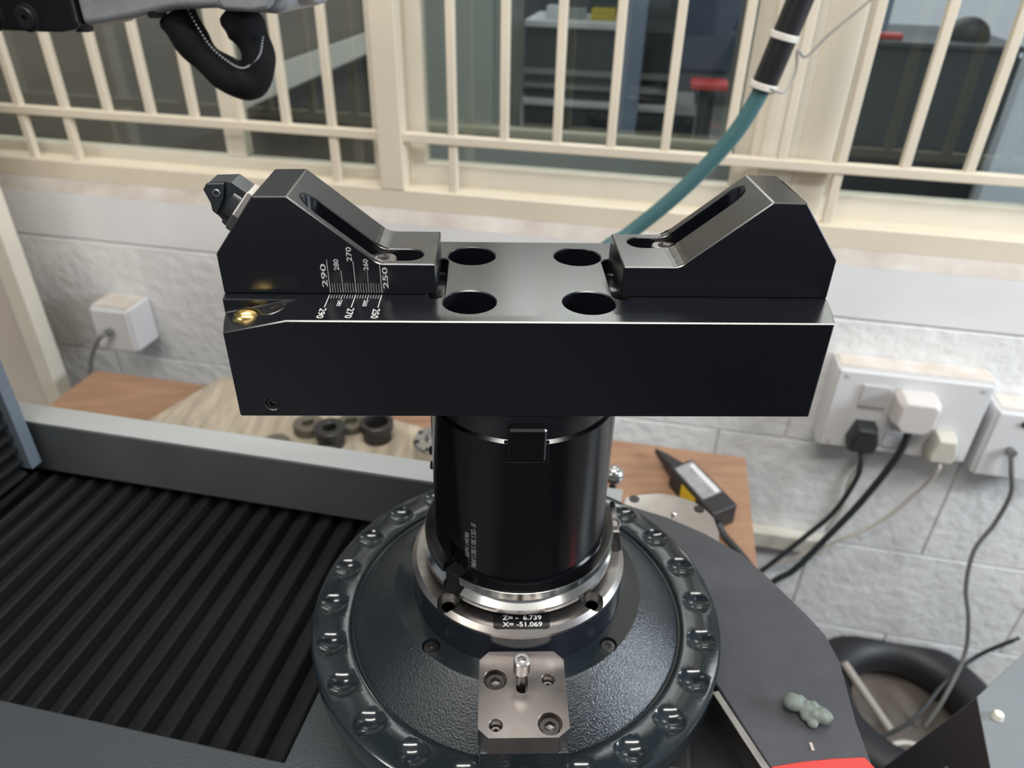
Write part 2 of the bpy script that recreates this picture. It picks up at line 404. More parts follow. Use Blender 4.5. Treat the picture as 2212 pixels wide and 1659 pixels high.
# cream corner post at the left
b = nb(); wbox(b, -888, -859, 533, 561, -962, 900)
mk('corner_post', b, 'cream_light', bevel=1.5, label='cream square steel post left of the small socket box', cat='post')
b = nb(); wbox(b, -1300, -890, 545, 565, -962, 900)
mk('cream_panel', b, 'cream_panel', bevel=1.5, label='plain beige upright panel behind the grey machine column', cat='panel')

# ================================================================== beyond the windows
b = nb(); wbox(b, -3000, 3000, 780, 4000, -700, -660); mk('outside_floor', b, 'outside_floor', kind='structure', label='dark floor beyond the windows')
b = nb(); wbox(b, -3000, -520, 1320, 1360, -660, 1400); mk('outside_wall_left', b, 'outside_wall', kind='structure', label='brown weathered wall seen through the left window')
b = nb(); wbox(b, -3000, 3000, 3900, 3940, -660, 40); mk('outside_wall_lower', b, 'bench_dark', kind='structure', label='dark lower band of the next room far wall')
b = nb(); wbox(b, -3000, 3000, 3900, 3940, 40, 1440); mk('outside_wall_upper', b, 'far_paint', kind='structure', label='pale upper band of the next room far wall')
b = nb(); wbox(b, -3000, 3000, 765, 3940, 1440, 1470); mk('outside_ceiling', b, 'ceiling_white', kind='structure', label='white ceiling of the next room')
b = nb(); prism(b, [(-900, -170), (-560, -55), (-560, -95), (-900, -240)], lambda s, z: Wp(s, 1262, z), lambda s, z: Wp(s, 1300, z))
mk('leaning_beam', b, 'outside_beam', bevel=2, label='pale beam leaning outside the left window', cat='beam')
lk = thing('locker', Wp(-370, 1350, -660), 'grey green locker standing in the next room beside the window post', 'locker')
b = nb(); wbox(b, -470, -288, 1250, 1500, -660, 700); mk('locker_body', b, 'locker', lk, bevel=4)
b = nb(); wbox(b, -460, -382, 1244, 1250, -600, 680); mk('locker_door', b, 'locker', lk, bevel=2)
b = nb(); wbox(b, -378, -298, 1244, 1250, -600, 680); mk('locker_door', b, 'locker', lk, bevel=2)
ld = nb(); wbox(ld, -500, 300, 1205, 1232, -236, -218)
mk('parapet_ledge', ld, 'ledge_olive', bevel=2, label='olive ledge running low behind the middle window', cat='ledge')
b = nb(); wbox(b, -500, 300, 1210, 1232, -660, -236); mk('parapet_wall', b, 'bench_grey', label='grey low wall under the olive ledge', cat='wall')
wb = thing('workbench', Wp(-100, 1600, -660), 'dark workbench with white edges seen through the middle window', 'workbench')
b = nb(); wbox(b, -282, 120, 1510, 1800, -640, -232); mk('bench_body', b, 'bench_dark', wb)
b = nb(); wbox(b, -284, 60, 1500, 1800, -228, -214); mk('bench_top', b, 'bench_white', wb, bevel=2)
b = nb(); wbox(b, -284, 60, 1508, 1520, -190, -180); mk('bench_edge', b, 'bench_grey', wb)
b = nb(); wbox(b, -284, 60, 1508, 1520, -160, -148); mk('bench_edge', b, 'bench_grey', wb)
b = nb(); wbox(b, -284, 60, 1521, 1700, -214, -62); mk('drawer_unit', b, 'bench_dark', wb)
b = nb(); wbox(b, -284, -70, 1500, 1700, -60, -46); mk('upper_shelf', b, 'bench_white', wb, bevel=2)
b = nb(); wbox(b, -284, 120, 1720, 1730, -60, 300); mk('back_panel', b, 'bench_dark', wb)
for i, (s, w_, z, m_, nm, lab, ct) in enumerate([(-225, 34, 26, 'bench_white', 'paper_roll', 'white paper pad on the upper bench shelf beyond the glass', 'pad'), (-175, 46, 22, 'bench_grey', 'grey_tin', 'grey tin on the upper bench shelf beyond the glass', 'tin'), (-112, 56, 24, 'yellow_box', 'yellow_carton', 'yellow carton on the upper bench shelf beyond the glass', 'carton')]):
    b = nb(); wbox(b, s-w_/2, s+w_/2, 1540, 1580, -46, -46+z); mk(nm, b, m_, bevel=2, label=lab, cat=ct)
ch = thing('workshop_chair', Wp(130, 1400, -660), 'navy backed chair with a red seat edge beyond the window', 'chair')
b = nb(); wbox(b, 62, 178, 1400, 1440, -126, 120); mk('backrest', b, 'navy_cloth', ch, bevel=14, seg=3)
b = nb(); wbox(b, 96, 172, 1330, 1400, -146, -130); mk('seat', b, 'seat_red', ch, bevel=5)
b = nb(); cyl(b, Wp(134, 1370, -660), Wp(134, 1370, -146), 16); mk('chair_post', b, 'bench_dark', ch)
b = nb(); wbox(b, -52, -10, 1405, 1440, -660, 120); mk('slate_panel', b, 'slate_blue', bevel=2, label='narrow slate blue panel between bench and navy chair', cat='panel')
bc = thing('bench_cabinet', Wp(430, 1020, -660), 'dark cabinet with black dome beyond the right window', 'cabinet')
b = nb(); wbox(b, 330, 556, 1000, 1250, -660, -10); mk('cabinet_body', b, 'bench_dark', bc, bevel=3)
b = nb(); wbox(b, 326, 560, 992, 1255, -10, -2); mk('cabinet_top', b, 'bench_dark', bc, bevel=2)
b = nb(); ball(b, Wp(494, 1060, -2), 34, 1, 1, 0.95); mk('dome', b, 'rubber', bc)
b = nb(); wbox(b, 354, 392, 1010, 1040, -2, 6); mk('red_cloth', b, 'seat_red', bevel=2, label='small red cloth on the dark cabinet beyond the glass', cat='cloth')
b = nb(); wbox(b, 344, 366, 1012, 1020, 8, 200); mk('blue_strip', b, 'slate_blue', label='blue strip standing behind the red cloth', cat='strip')
b = nb(); wbox(b, 522, 760, 880, 905, -660, 300); mk('pale_blue_door', b, 'pale_blue', bevel=2, label='pale blue door leaf outside the right window', cat='door')
b = nb(); wbox(b, 440, 900, 1700, 1720, -100, 500); mk('white_board', b, 'bench_white', label='pale board behind the black dome beyond the right window', cat='board')

# ================================================================== sockets, plugs, cables on the wall
sp = thing('wall_socket', Wp(415, 620, -478), 'wide white socket panel with three plugs on the block wall', 'socket')
b = nb(); wbox(b, 318, 513, 603, 639.5, -479, -351); mk('back_box', b, 'socket_white', sp, bevel=2)
b = nb(); wbox(b, 321, 510, 598, 603, -476, -354); mk('face_plate', b, 'socket_white', sp, bevel=2)
b = nb(); wbox(b, 322, 510, 604, 637, -351, -349.6); mk('dust_layer', b, 'socket_dust', sp)
b = nb(); wbox(b, 354, 389, 594.5, 598.2, -405, -371); mk('rocker_switch', b, 'switch_grey', sp, bevel=1.5)
b = nb(); wbox(b, 400, 424, 595.5, 598.2, -466, -440); mk('rocker_switch', b, 'switch_grey', sp, bevel=1.5)
for (s, z) in ((332, -362), (332, -468), (499, -362), (499, -468)):
    b = nb(); cyl(b, Wp(s, 598.5, z), Wp(s, 597.2, z), 3.2, n=12); mk('screw_cap', b, 'switch_grey', sp)
sp2 = thing('wall_socket', Wp(580, 620, -492), 'white socket box with one grey cable, right of the plug panel', 'socket')
b = nb(); wbox(b, 524, 640, 600, 639.5, -493, -386); mk('back_box', b, 'socket_white', sp2, bevel=3)
b = nb(); wbox(b, 527, 637, 595, 600, -490, -389); mk('face_plate', b, 'socket_white', sp2, bevel=2)
b = nb(); wbox(b, 530, 637, 601, 637, -386, -384.4); mk('dust_layer', b, 'socket_dust', sp2)
b = nb(); wbox(b, 556, 590, 592, 595, -405, -398); mk('rocker_switch', b, 'plug_black', sp2, bevel=1)
b = nb(); cyl(b, Wp(557, 596, -444), Wp(557, 586, -444), 6, n=16); mk('cable_gland', b, 'cable_grey', sp2)
b = nb(); tube(b, [Wp(557, 588, -446), Wp(564, 584, -470), Wp(580, 590, -512), Wp(584, 600, -575), Wp(575, 600, -630), Wp(588, 600, -704), Wp(613, 600, -770), Wp(630, 596, -845), (716, 404, -903), (690, 385, -950)], 3.2); mk('cable', b, 'cable_grey', sp2)
sp3 = thing('wall_socket', Wp(-765, 610, -460), 'small white socket box low on the wall beside the cream post', 'socket')
b = nb(); wbox(b, -800, -730, 586, 639.5, -461, -386); mk('back_box', b, 'socket_white', sp3, bevel=4)
b = nb(); wbox(b, -797, -733, 581, 586, -458, -389); mk('face_plate', b, 'socket_white', sp3, bevel=2)
b = nb(); wbox(b, -796, -734, 588, 636, -386, -384.6); mk('dust_layer', b, 'socket_dust', sp3)
b = nb(); cyl(b, Wp(-768, 582, -424), Wp(-768, 572, -424), 6, n=16); mk('cable_gland', b, 'cable_grey', sp3)
b = nb(); tube(b, [Wp(-768, 574, -425), Wp(-776, 566, -428), Wp(-795, 565, -452), Wp(-812, 565, -485), Wp(-824, 566, -530), Wp(-828, 570, -620)], 3.4); mk('cable', b, 'cable_grey', sp3)
def plug(name, outline, s, z, d0, d1, material, label, cable, cr, cmat, top=0.82):
    t = thing(name, Wp(s, d0, z), label, 'plug')
    b = nb(); loft(b, [[Wp(s+x, d0, z+y) for x, y in outline], [Wp(s+x, d0+(d1-d0)*0.7, z+y) for x, y in outline], [Wp(s+x*top, d1, z+y*top) for x, y in outline]])
    mk('plug_body', b, material, t, bevel=2.2, seg=2)
    b = nb(); tube(b, cable, cr); mk('cable', b, cmat, t)
    return t
def rtri(w, h): return [(-w*0.32, h*0.5), (w*0.32, h*0.5), (w*0.5, -h*0.15), (w*0.42, -h*0.5), (-w*0.42, -h*0.5), (-w*0.5, -h*0.15)]
plug('power_plug', rtri(40, 42), 371, -447, 598, 572, 'plug_black', 'small black plug with a thin dark cable', [Wp(371, 580, -462), Wp(375, 576, -482), Wp(378, 580, -515), Wp(368, 592, -588), Wp(343, 602, -652), Wp(296, 604, -738), Wp(250, 604, -810), Wp(225, 600, -900), Wp(222, 590, -957)], 3.8, 'cable_black')
plug('power_plug', [(-20, 27), (20, 27), (27, 20), (27, -14), (16, -27), (-16, -27), (-27, -14), (-27, 20)], 421, -398, 598, 566, 'plug_white', 'large square white plug with a thick dark cable', [Wp(419, 577, -420), Wp(421, 578, -440), Wp(418, 585, -484), Wp(400, 596, -568), Wp(374, 602, -646), Wp(343, 602, -722), Wp(318, 602, -755), Wp(270, 602, -830), Wp(246, 598, -905), Wp(244, 580, -956)], 5.0, 'cable_black')
plug('power_plug', rtri(38, 42), 471, -448, 598, 573, 'plug_cream', 'cream three sided plug with a thin cream cable', [Wp(471, 580, -464), Wp(473, 577, -480), Wp(467, 592, -530), Wp(437, 604, -606), Wp(385, 608, -664), Wp(338, 610, -708), Wp(290, 610, -742), Wp(240, 612, -790), Wp(200, 612, -880), Wp(196, 600, -958)], 2.9, 'cable_cream')
b = nb(); tube(b, [Wp(395, 636, -480), Wp(398, 635, -520), Wp(390, 634, -560), Wp(392, 634, -610), Wp(380, 633, -660)], 3.0)
mk('loose_cable', b, 'cable_cream', label='pale cable hanging behind the plug cables from the panel', cat='cable')
b = nb(); wbox(b, 180, 384, 618, 639.3, -703, -672)
mk('cable_trunking', b, 'trunking', bevel=3, label='cream cable trunking low on the block wall', cat='trunking')

# ================================================================== hose in front of the windows
hs = thing('coolant_hose', Wp(30, 500, -480), 'teal hose rising into a black sleeve before the windows', 'hose')
b = nb(); tube(b, [Wp(-60, 470, -470), Wp(-40, 480, -300), Wp(-5, 490, -190), Wp(29, 500, -158), Wp(66, 500, -120), Wp(99.5, 500, -79.5), Wp(126, 500, -39.5), Wp(140, 500, -7), Wp(146, 500, 12)], 8.4, n=16)
mk('hose_tube', b, 'hose_teal', hs)
b = nb(); tube(b, [Wp(143.5, 500, 2), Wp(152, 500, 38), Wp(164, 500, 90), Wp(182, 500, 170), Wp(230, 505, 360)], 12.5, n=18); mk('hose_sleeve', b, 'hose_sleeve', hs)
for (p, q) in ((Wp(143.8, 500, 3), Wp(145, 500, 9)), (Wp(154, 500, 48), Wp(155.2, 500, 54))):
    b = nb(); cyl(b, p, q, 14.2, n=20); mk('cable_tie', b, 'tie_white', hs, bevel=0.8)
b = nb(); tube(b, [Wp(150, 487, 5), Wp(166, 500, 2), Wp(178, 540, 15), Wp(176, 545, 34), Wp(186, 548, 28), Wp(204, 552, 49), Wp(236, 556, 81), Wp(290, 560, 140)], 1.5, n=8); mk('tie_wire', b, 'wire_grey', hs)

# ================================================================== table and what lies on it
tb = thing('work_table', Wp(-284, 330, -962), 'brown topped table along the wall under the machine', 'table')
b = nb(); wbox(b, -788, 219, -660, 548, -492, -480); mk('table_top', b, 'board_brown', tb, bevel=1.2)
for s in (-740, 170):
    for d in (-600, 500):
        b = nb(); wbox(b, s-22, s+22, d-22, d+22, -962, -492); mk('leg', b, 'dark_machine', tb, bevel=2)
b = nb(); prism(b, [(-603, 395), (-560, 541), (-520, 543), (-150, 470), (-150, 330), (-500, 330)], lambda s, d: Wp(s, d, -480), lambda s, d: Wp(s, d, -455))
mk('wooden_slab', b, 'slab_wood', bevel=3, label='pale beige wooden slab under the loose bushings', cat='slab')
def bushing(s, d, z, ro, ri, h, m_, label, lip=True, tilt=None):
    c = Wp(s, d, z)
    prof = [(ro*0.86, z), (ro*0.86, z+h*0.55), (ro, z+h*0.6), (ro, z+h-1), (ro-1, z+h), (ri+1, z+h), (ri, z+h-1), (ri, z+1)] if lip else [(ro, z), (ro, z+h-1), (ro-1, z+h), (ri+1, z+h), (ri, z+h-1), (ri, z+1)]
    b = nb(); lathe(b, prof, 40, (c.x, c.y)); mk('bushing', b, m_, label=label, cat='bushing', group='bushings on the wooden slab')
bushing(-274, 445, -455, 22.5, 15.5, 28, 'bush_dark', 'dark flanged bushing with a wide bore on the slab')
bushing(-329, 419, -455, 21, 9.5, 28, 'bush_dark', 'dark thick walled bushing with a narrow bore on the slab')
bushing(-371, 440, -455, 20, 8, 14, 'bush_olive', 'low olive grey bushing behind the narrow bored one', False)
bushing(-396, 394, -455, 19, 5, 10, 'bush_olive', 'flat olive disc nearest the machine rail', False)
bushing(-317, 460, -455, 19, 9, 12, 'bush_olive', 'olive ring half hidden behind the black bar', False)
bushing(-322, 386, -455, 15, 6, 12, 'bush_olive', 'small brown ring leaning against the thick bushing', False)
mc = thing('milling_cutter', Wp(-188, 430, -455), 'bright slotted steel cutter body close to the arbor', 'cutter')
b = nb(); c_ = Wp(-185, 428, 0); lathe(b, [(30, -455), (31, -432), (29, -429), (16, -428), (15, -440)], 40, (c_.x, c_.y)); mk('cutter_body', b, 'steel', mc)
for a in (2.6, 3.4, 4.3):
    b = nb(); cyl(b, c_+Vector((26*math.cos(a), 26*math.sin(a), -428.6)), c_+Vector((26*math.cos(a), 26*math.sin(a), -427.8)), 3.2, n=14); mk('cutter_pocket', b, 'plate_black', mc)
ad = thing('power_adapter', Wp(155, 440, -480), 'black power adapter with grey label on the brown table top', 'adapter')
q = [Wp(115, 463, 0), Wp(142, 489, 0), Wp(196, 409, 0), Wp(166, 384, 0)]
b = nb(); hexa(b, [p+Vector((0, 0, -480)) for p in q]+[p+Vector((0, 0, -450)) for p in q]); mk('adapter_body', b, 'adapter_black', ad, bevel=2.5)
def onad(u, v, z): return (q[0]*(1-u)*(1-v)+q[1]*(1-u)*v+q[3]*u*(1-v)+q[2]*u*v)+Vector((0, 0, z))
b = nb(); hexa(b, [onad(u, v, -450) for u, v in ((0.05, 0.1), (0.72, 0.1), (0.72, 0.9), (0.05, 0.9))]+[onad(u, v, -449.6) for u, v in ((0.05, 0.1), (0.72, 0.1), (0.72, 0.9), (0.05, 0.9))]); mk('rating_label', b, 'adapter_label', ad)
b = nb(); hexa(b, [onad(u, v, -449.6) for u, v in ((0.1, 0.66), (0.70, 0.66), (0.70, 0.84), (0.1, 0.84))]+[onad(u, v, -449.2) for u, v in ((0.1, 0.66), (0.70, 0.66), (0.70, 0.84), (0.1, 0.84))]); mk('label_strip', b, 'label_white', ad)
b = nb(); hexa(b, [onad(0.3, -0.02, -478), onad(0.62, -0.02, -478), onad(0.62, 0.02, -478), onad(0.3, 0.02, -478), onad(0.3, -0.02, -456), onad(0.62, -0.02, -456), onad(0.62, 0.02, -456), onad(0.3, 0.02, -456)]); mk('yellow_sticker', b, 'sticker_yellow', ad)
b = nb(); loft(b, [[onad(0, 0.2, -476), onad(0, 0.75, -476), onad(0, 0.75, -456), onad(0, 0.2, -456)], [onad(-0.38, 0.32, -474), onad(-0.38, 0.6, -474), onad(-0.38, 0.6, -462), onad(-0.38, 0.32, -462)], [onad(-0.6, 0.4, -472), onad(-0.6, 0.48, -472), onad(-0.6, 0.48, -466), onad(-0.6, 0.4, -466)]])
mk('strain_relief', b, 'adapter_black', ad, bevel=1.5)
b = nb(); tube(b, [onad(1.0, 0.3, -468), onad(1.15, 0.28, -474), onad(1.6, 0.3, -477), onad(2.4, 0.1, -477)], 4.2); mk('adapter_cable', b, 'cable_black', ad)

# ================================================================== the presetting machine
mb = thing('presetting_machine', Wp(0, 0, -480), 'dark tool presetting machine with grey rail and black bellows', 'machine')
b = nb(); wbox(b, -700, 135, -640, 108, -480, -303); mk('base_casting', b, 'dark_machine', mb, bevel=3)
b = nb(); prism(b, [(-110, -650), (260, -650), (215, -110), (190, -20), (125, 95), (-110, 95)], lambda s, d: Wp(s, d, -303), lambda s, d: Wp(s, d, -284)); mk('spindle_carriage', b, 'dark_machine', mb, bevel=3)
b = nb(); wbox(b, -60, 112, -60, 100, -284, -259); mk('carriage_hub', b, 'dark_machine', mb, bevel=3)
# right-hand curved plate
pl = [(60, 140), (91, 133), (120, 121), (144.9, 105.3), (160, 89), (173.5, 71.9), (185, 57), (194.1, 43.2), (199.9, 23.1), (202, -17.7), (206, -44.3), (210, -90), (214, -130), (196, -130), (126.2, -12.9), (112, 10), (60, 60)]
b = nb(); prism(b, pl, lambda s, d: Wp(s, d, -259), lambda s, d: Wp(s, d, -245)); mk('swing_plate', b, 'plate_paint', mb, bevel=1.2)
b = nb(); prism(b, [(125.6, -12.5), (196.5, -129.5), (192.5, -132), (121.6, -14.9)], lambda s, d: Wp(s, d, -262), lambda s, d: Wp(s, d, -246)); mk('steel_edge', b, 'steel_face', mb, bevel=0.6)
gp = [(56, 110), (57, 163), (75, 176), (91, 179), (115, 175), (131, 163), (136, 141), (131, 120), (110, 100)]
gp = [(55, 118), (58.5, 168), (70, 174.5), (86, 180.5), (100, 180), (115, 176), (124, 168), (130, 160), (134, 144), (133, 126), (118, 100)]
b = nb(); prism(b, gp, lambda s, d: Wp(s, d, -272), lambda s, d: Wp(s, d, -262)); gpo = mk('mounting_plate', b, 'steel_block', mb, bevel=1.0)
for (x, y) in ((102.5, 148.6+18), (153.2, 136)):
    pass
for (s, d) in ((66.5, 167.9), (118.7, 167.1)):
    b = nb(); cyl(b, Wp(s, d, -261.9), Wp(s, d, -261.6), 4.2, n=18); mk('plate_hole', b, 'plate_black', gpo)
b = nb(); ball(b, Wp(98.6, 155.2, -261), 2.2); mk('plate_pin', b, 'steel_bright', gpo)
b = nb(); prism(b, [(134.5, -89), (151.6, -86.5), (170, -85), (187.6, -84.4), (190.4, -90.6), (197, -108), (128, -112)], lambda x, y: Vector((x, y, -245)), lambda x, y: Vector((x, y, -242.5)))
mk('red_cover', b, 'red_paint', bevel=1, label='red cover edge lying on the dark curved plate', cat='cover')
# clay lump
cl = nb()
c0 = Vector((158.5, -53, -240)); c1 = Vector((172.5, -61.5, -240.5))
rc = random.Random(5)
for k in range(34):
    t = rc.random(); p = c0*(1-t)+c1*t; wd_ = 3.4 if 0.35 < t < 0.6 else 5.0
    ball(cl, p+Vector((rc.uniform(-1, 1)*wd_*0.75, rc.uniform(-1, 1)*wd_*0.75, rc.uniform(-2.2, 1.0))), rc.uniform(2.0, 3.6), 1, 1, 0.95, 14, 9)
for (p, r) in ((c0, 5.6), (c1, 5.2), (c1+Vector((-6.5, -3.2, -1.5)), 3.2), (c0*0.5+c1*0.5, 4.2)): ball(cl, p, r, 1, 1, 0.8, 18, 12)
cl_o = mk('clay_lump', cl, 'clay', label='grey green lump of putty on the dark curved plate', cat='putty')
rm = cl_o.modifiers.new('remesh', 'REMESH'); rm.mode = 'VOXEL'; rm.voxel_size = 0.0005; rm.use_smooth_shade = True
sm = cl_o.modifiers.new('smooth', 'SMOOTH'); sm.iterations = 3; sm.factor = 0.5
b = nb(); hexa(b, [Vector((160.6, -79.5, -245))+Vector(p) for p in ((0, 0, 0), (1.6, 0, 0), (1.8, 4.6, 0), (0.2, 4.6, 0), (0, 0, 0.7), (1.6, 0, 0.7), (1.8, 4.6, 0.7), (0.2, 4.6, 0.7))])
mk('tan_chip', b, 'chip_tan', label='tiny tan chip on the dark plate near the putty', cat='chip')
# rear rail and front cover
b = nb(); wbox(b, -760, 56, 112, 136, -279.5, -229); rr_ = mk('rail', b, 'rail_grey', mb, bevel=1)
b = nb(); wbox(b, -760, 56, 126, 136, -480, -279.5); mk('rail_foot', b, 'dark_machine', rr_)
b = nb(); wbox(b, -760, 56, 112.2, 135.8, -229, -227); mk('rail_strip', b, 'rail_strip', rr_, bevel=0.8)
b = nb(); ball(b, Wp(48, 150, -226), 8, 1, 1, 1); mk('rail_knob', b, 'steel', rr_)
b = nb(); cyl(b, Wp(48, 150, -300), Wp(48, 150, -228), 3); mk('knob_stem', b, 'steel_dark', rr_)
b = nb(); wbox(b, 40, 56, 135.8, 150, -300, -262); mk('knob_bracket', b, 'rail_grey', rr_)
fc = nb(); prism(fc, [(-700, -91), (-118, -91), (-118, 20), (-100, 108), (-60, 108), (-60, -650), (-700, -650)], lambda s, d: Wp(s, d, -283), lambda s, d: Wp(s, d, -278))
mk('front_cover', fc, 'cover_paint', mb, bevel=1.2)
# bellows
b = nb(); wbox(b, -700, -119, -100, 125, -303, -300); bl = mk('bellows', b, 'bellows_cloth', mb)
PIT = 18.6; pr_ = [(0, -300), (0.8, -293.5), (12.4, -286.2), (14.2, -285.4), (15.4, -286.6), (17.9, -295.5), (18.6, -300)]
src = None
for k in range(31):
    s0 = -119-PIT*(k+1)
    if src is None:
        b = nb(); prism(b, pr_, lambda s, z: Wp(s0+s, -98, z), lambda s, z: Wp(s0+s, 124, z)); src = mk('pleat', b, 'bellows_cloth', bl, smooth=28); sk = s0
    else: dup(src, bl, EW*(s0-sk))
# column at the left
co = thing('machine_column', Wp(-470, 80, -262), 'upright machine column with grey edge plate and black folds', 'column')
b = nb(); wbox(b, -600, -434, 92, 103, -262, 312); mk('edge_plate', b, 'column_grey', co, bevel=1)
b = nb(); wbox(b, -600, -452, 40, 92, -275, 308); mk('column_core', b, 'bellows_cloth', co)
src = None
for k in range(46):
    z = -272+k*12.6
    if src is None:
        b = nb(); prism(b, [(-452.5, 0), (-440, 5), (-440, 7), (-452.5, 12)], lambda s, zz: Wp(s, 30, z+zz), lambda s, zz: Wp(s, 91, z+zz)); src = mk('column_fold', b, 'bellows_cloth', co)
    else: dup(src, co, (0, 0, 12.6*k))
# optical arm at the top left
ar = thing('measuring_arm', Wp(-330, 230, 60), 'grey cast measuring arm with black end block above the bar', 'arm')
pf = [(-362, 68), (-330, 73.5), (-304, 78.5), (-288, 82), (-262, 83.6), (-256, 84), (-250, 82.5), (-225, 82.4), (-212, 82), (-205, 84), (-200, 90), (-199, 150), (-362, 150)]
b = nb(); prism(b, pf, lambda s, z: Wp(s, 200, z), lambda s, z: Wp(s, 262, z)); mk('arm_casting', b, 'arm_grey', ar, bevel=5, seg=3, bang=40)
b = nb(); prism(b, [(-250, 89), (-246, 84), (-226, 83.5), (-213, 86), (-206, 96), (-206, 150), (-250, 150)], lambda s, z: Wp(s, 194, z), lambda s, z: Wp(s, 202, z)); mk('arm_boss', b, 'arm_grey', ar, bevel=3, seg=3)
b = nb(); prism(b, [(-520, 62), (-378, 64.2), (-366, 66.5), (-363, 70), (-363, 150), (-520, 150)], lambda s, z: Wp(s, 197, z), lambda s, z: Wp(s, 265, z)); mk('end_block', b, 'arm_black', ar, bevel=3, seg=3)
b = nb(); wbox(b, -570, -490, 103.2, 198, 72, 148); mk('arm_mount', b, 'arm_black', ar, bevel=3)
for (s, z) in ((-402.5, 73), (-430.5, 72.5)):
    b = nb(); cap_screw(b, Wp(s, 196.8, z), -NW, 7.2, 3.0, 2.6, 2.0); mk('cap_screw', b, 'screw_black', ar)
    b = nb(); cyl(b, Wp(s, 197.6, z), Wp(s, 196.2, z), 9.4, n=28); mk('counterbore_ring', b, 'rubber', ar)
for (s, z) in ((-367.5, 67), (-306, 78.5)):
    b = nb(); cyl(b, Wp(s, 208, z+3), Wp(s, 208, z-2.6), 7.5, 5.8, n=20); mk('rubber_foot', b, 'rubber', ar, bevel=0.6)
b = nb(); cyl(b, Wp(-204, 231, 128), Wp(-190, 231, 128), 43, 41, n=48); mk('lens_ring', b, 'arm_grey', ar, bevel=2)
b = nb(); cyl(b, Wp(-190, 231, 128), Wp(-182, 231, 128), 37, 33, n=48); mk('lens_barrel', b, 'arm_black', ar, bevel=1)
b = nb(); cyl(b, Wp(-182, 231, 128), Wp(-148, 231, 131), 33, 32, n=48); mk('lens_hood', b, 'cream_panel', ar, bevel=1)
sl = thing('cable_sleeve', Wp(-255, 222, 30), 'black zipped cable sleeve looping below the grey arm', 'cable sleeve')
def px_s(x, y):   # loop laid out in a vertical plane parallel to the wall
    return Wp(x, 221, y)
loop = [px_s(-300, 77.5), px_s(-296, 70), px_s(-287, 54), px_s(-273, 42), px_s(-257, 35), px_s(-244, 40), px_s(-240, 54), px_s(-245, 68), px_s(-251, 76), px_s(-255, 81)]
b = nb(); tube(b, loop, 11.5, n=18, rf=lambda t: 12.6+1.3*math.sin(t*17)+0.6*math.sin(t*41)); mk('sleeve_tube', b, 'sleeve_cloth', sl)
b = nb()
CL = catmull([Wp(-283, 209.5, 84), Wp(-276.5, 209.5, 70), Wp(-269, 209.5, 58), Wp(-258, 209.2, 49.5), Wp(-249, 209.5, 45.5), Wp(-241, 210, 48), Wp(-233, 210.5, 55), Wp(-229, 211, 66)], 6)
for i, p in enumerate(CL): ball(b, p, 0.75, u=8, v=6)
mk('zip_teeth', b, 'zip_grey', sl, kind='stuff')

# ================================================================== spindle disc
tt = thing('spindle_disc', (0, 0, -262), 'glossy dark spindle disc ringed with round dimples', 'spindle')
prof = [(60.95, -194.0), (72.6, -194.6), (73.8, -195.4), (97.0, -217.6), (98.0, -218.6), (99.0, -218.6), (100.6, -216.5), (102, -216), (120.2, -216), (121.7, -216.5), (122.5, -217.8), (122.5, -231), (121.6, -234), (116, -236), (60.95, -236)]
disc = nb(); lathe(disc, prof, 192, closed_prof=True)
cut_d = nb()
for k in range(24):
    a = math.radians(15*k); ball(cut_d, (111.2*math.sin(a), 111.2*math.cos(a), -216+10.6), 13.6, u=40, v=40)
ctr = nb()
for a in (45, 135, 225, 315):
    t = math.radians(a); cyl(ctr, (68*math.cos(t), 68*math.sin(t), -199), (68*math.cos(t), 68*math.sin(t), -190), 4.9, n=28)
disc = cut(disc, [cut_d, ctr])
do = mk('disc_body', disc, 'smooth_paint', tt, smooth=28)
do.data.materials.append(MATS['hammer_paint'])
for p_ in do.data.polygons:
    c_ = p_.center; rr0 = math.hypot(c_.x, c_.y)*1000
    if 73.0 < rr0 < 98.2 and p_.normal.z > 0.2: p_.material_index = 1
for a in (45, 135, 225, 315):
    t = math.radians(a); b = nb(); cap_screw(b, (68*math.cos(t), 68*math.sin(t), -199), (0, 0, 1), 4.2, 3.4, 1.9, 1.8); mk('cap_screw', b, 'steel_dark', tt)
b = nb(); lathe(b, [(78, -259), (78, -236)], 96); mk('disc_neck', b, 'dark_machine', tt)
b = nb(); lathe(b, [(36, -196), (36, -173.6), (60.8, -173.6), (60.8, -196)], 160, closed_prof=True); mk('nose_wall', b, 'dark_enamel', tt, smooth=30)
ns = nb(); lathe(ns, [(36, -173.6), (36, -169.5), (58.4, -169.5), (60.9, -172.0), (60.9, -173.6)], 160, closed_prof=True)
nc = nb()
for (x, y) in ((-38.6, -39.6), (38.6, -39.4), (-38.6, 39.5), (38.6, 39.5)): cyl(nc, (x, y, -185), (x, y, -160), 6.0, n=32)
ns = cut(ns, [nc]); no = mk('nose_ring', ns, 'steel_face', tt, smooth=30, bevel=0.25)
for (x, y) in ((-38.6, -39.6), (38.6, -39.4)):
    b = nb(); lathe(b, [(6.0, -173.5), (6.0, -173.3), (3.4, -173.3), (3.4, -173.5)], 28, (x, y)); mk('hole_ledge', b, 'steel_dark', no)
npb = nb(); prism(npb, [(-13.2, -57.8), (13.2, -57.8), (14.6, -56.6), (14.6, -46.2), (-14.6, -46.2), (-14.6, -56.6)], lambda x, y: Vector((x, y, -169.5)), lambda x, y: Vector((x, y, -169.2)))
npo = mk('name_plate', npb, 'plate_black', tt, label='small black plate with white coordinates')
b = nb()
add_text(b, 'X= -51.069', lambda u, v: Vector((-9.9+20.6*u, -56.6+3.1*v, -169.12)))
add_text(b, 'Z= -  6.739', lambda u, v: Vector((-9.9+20.4*u, -52.3+3.1*v, -169.12)))
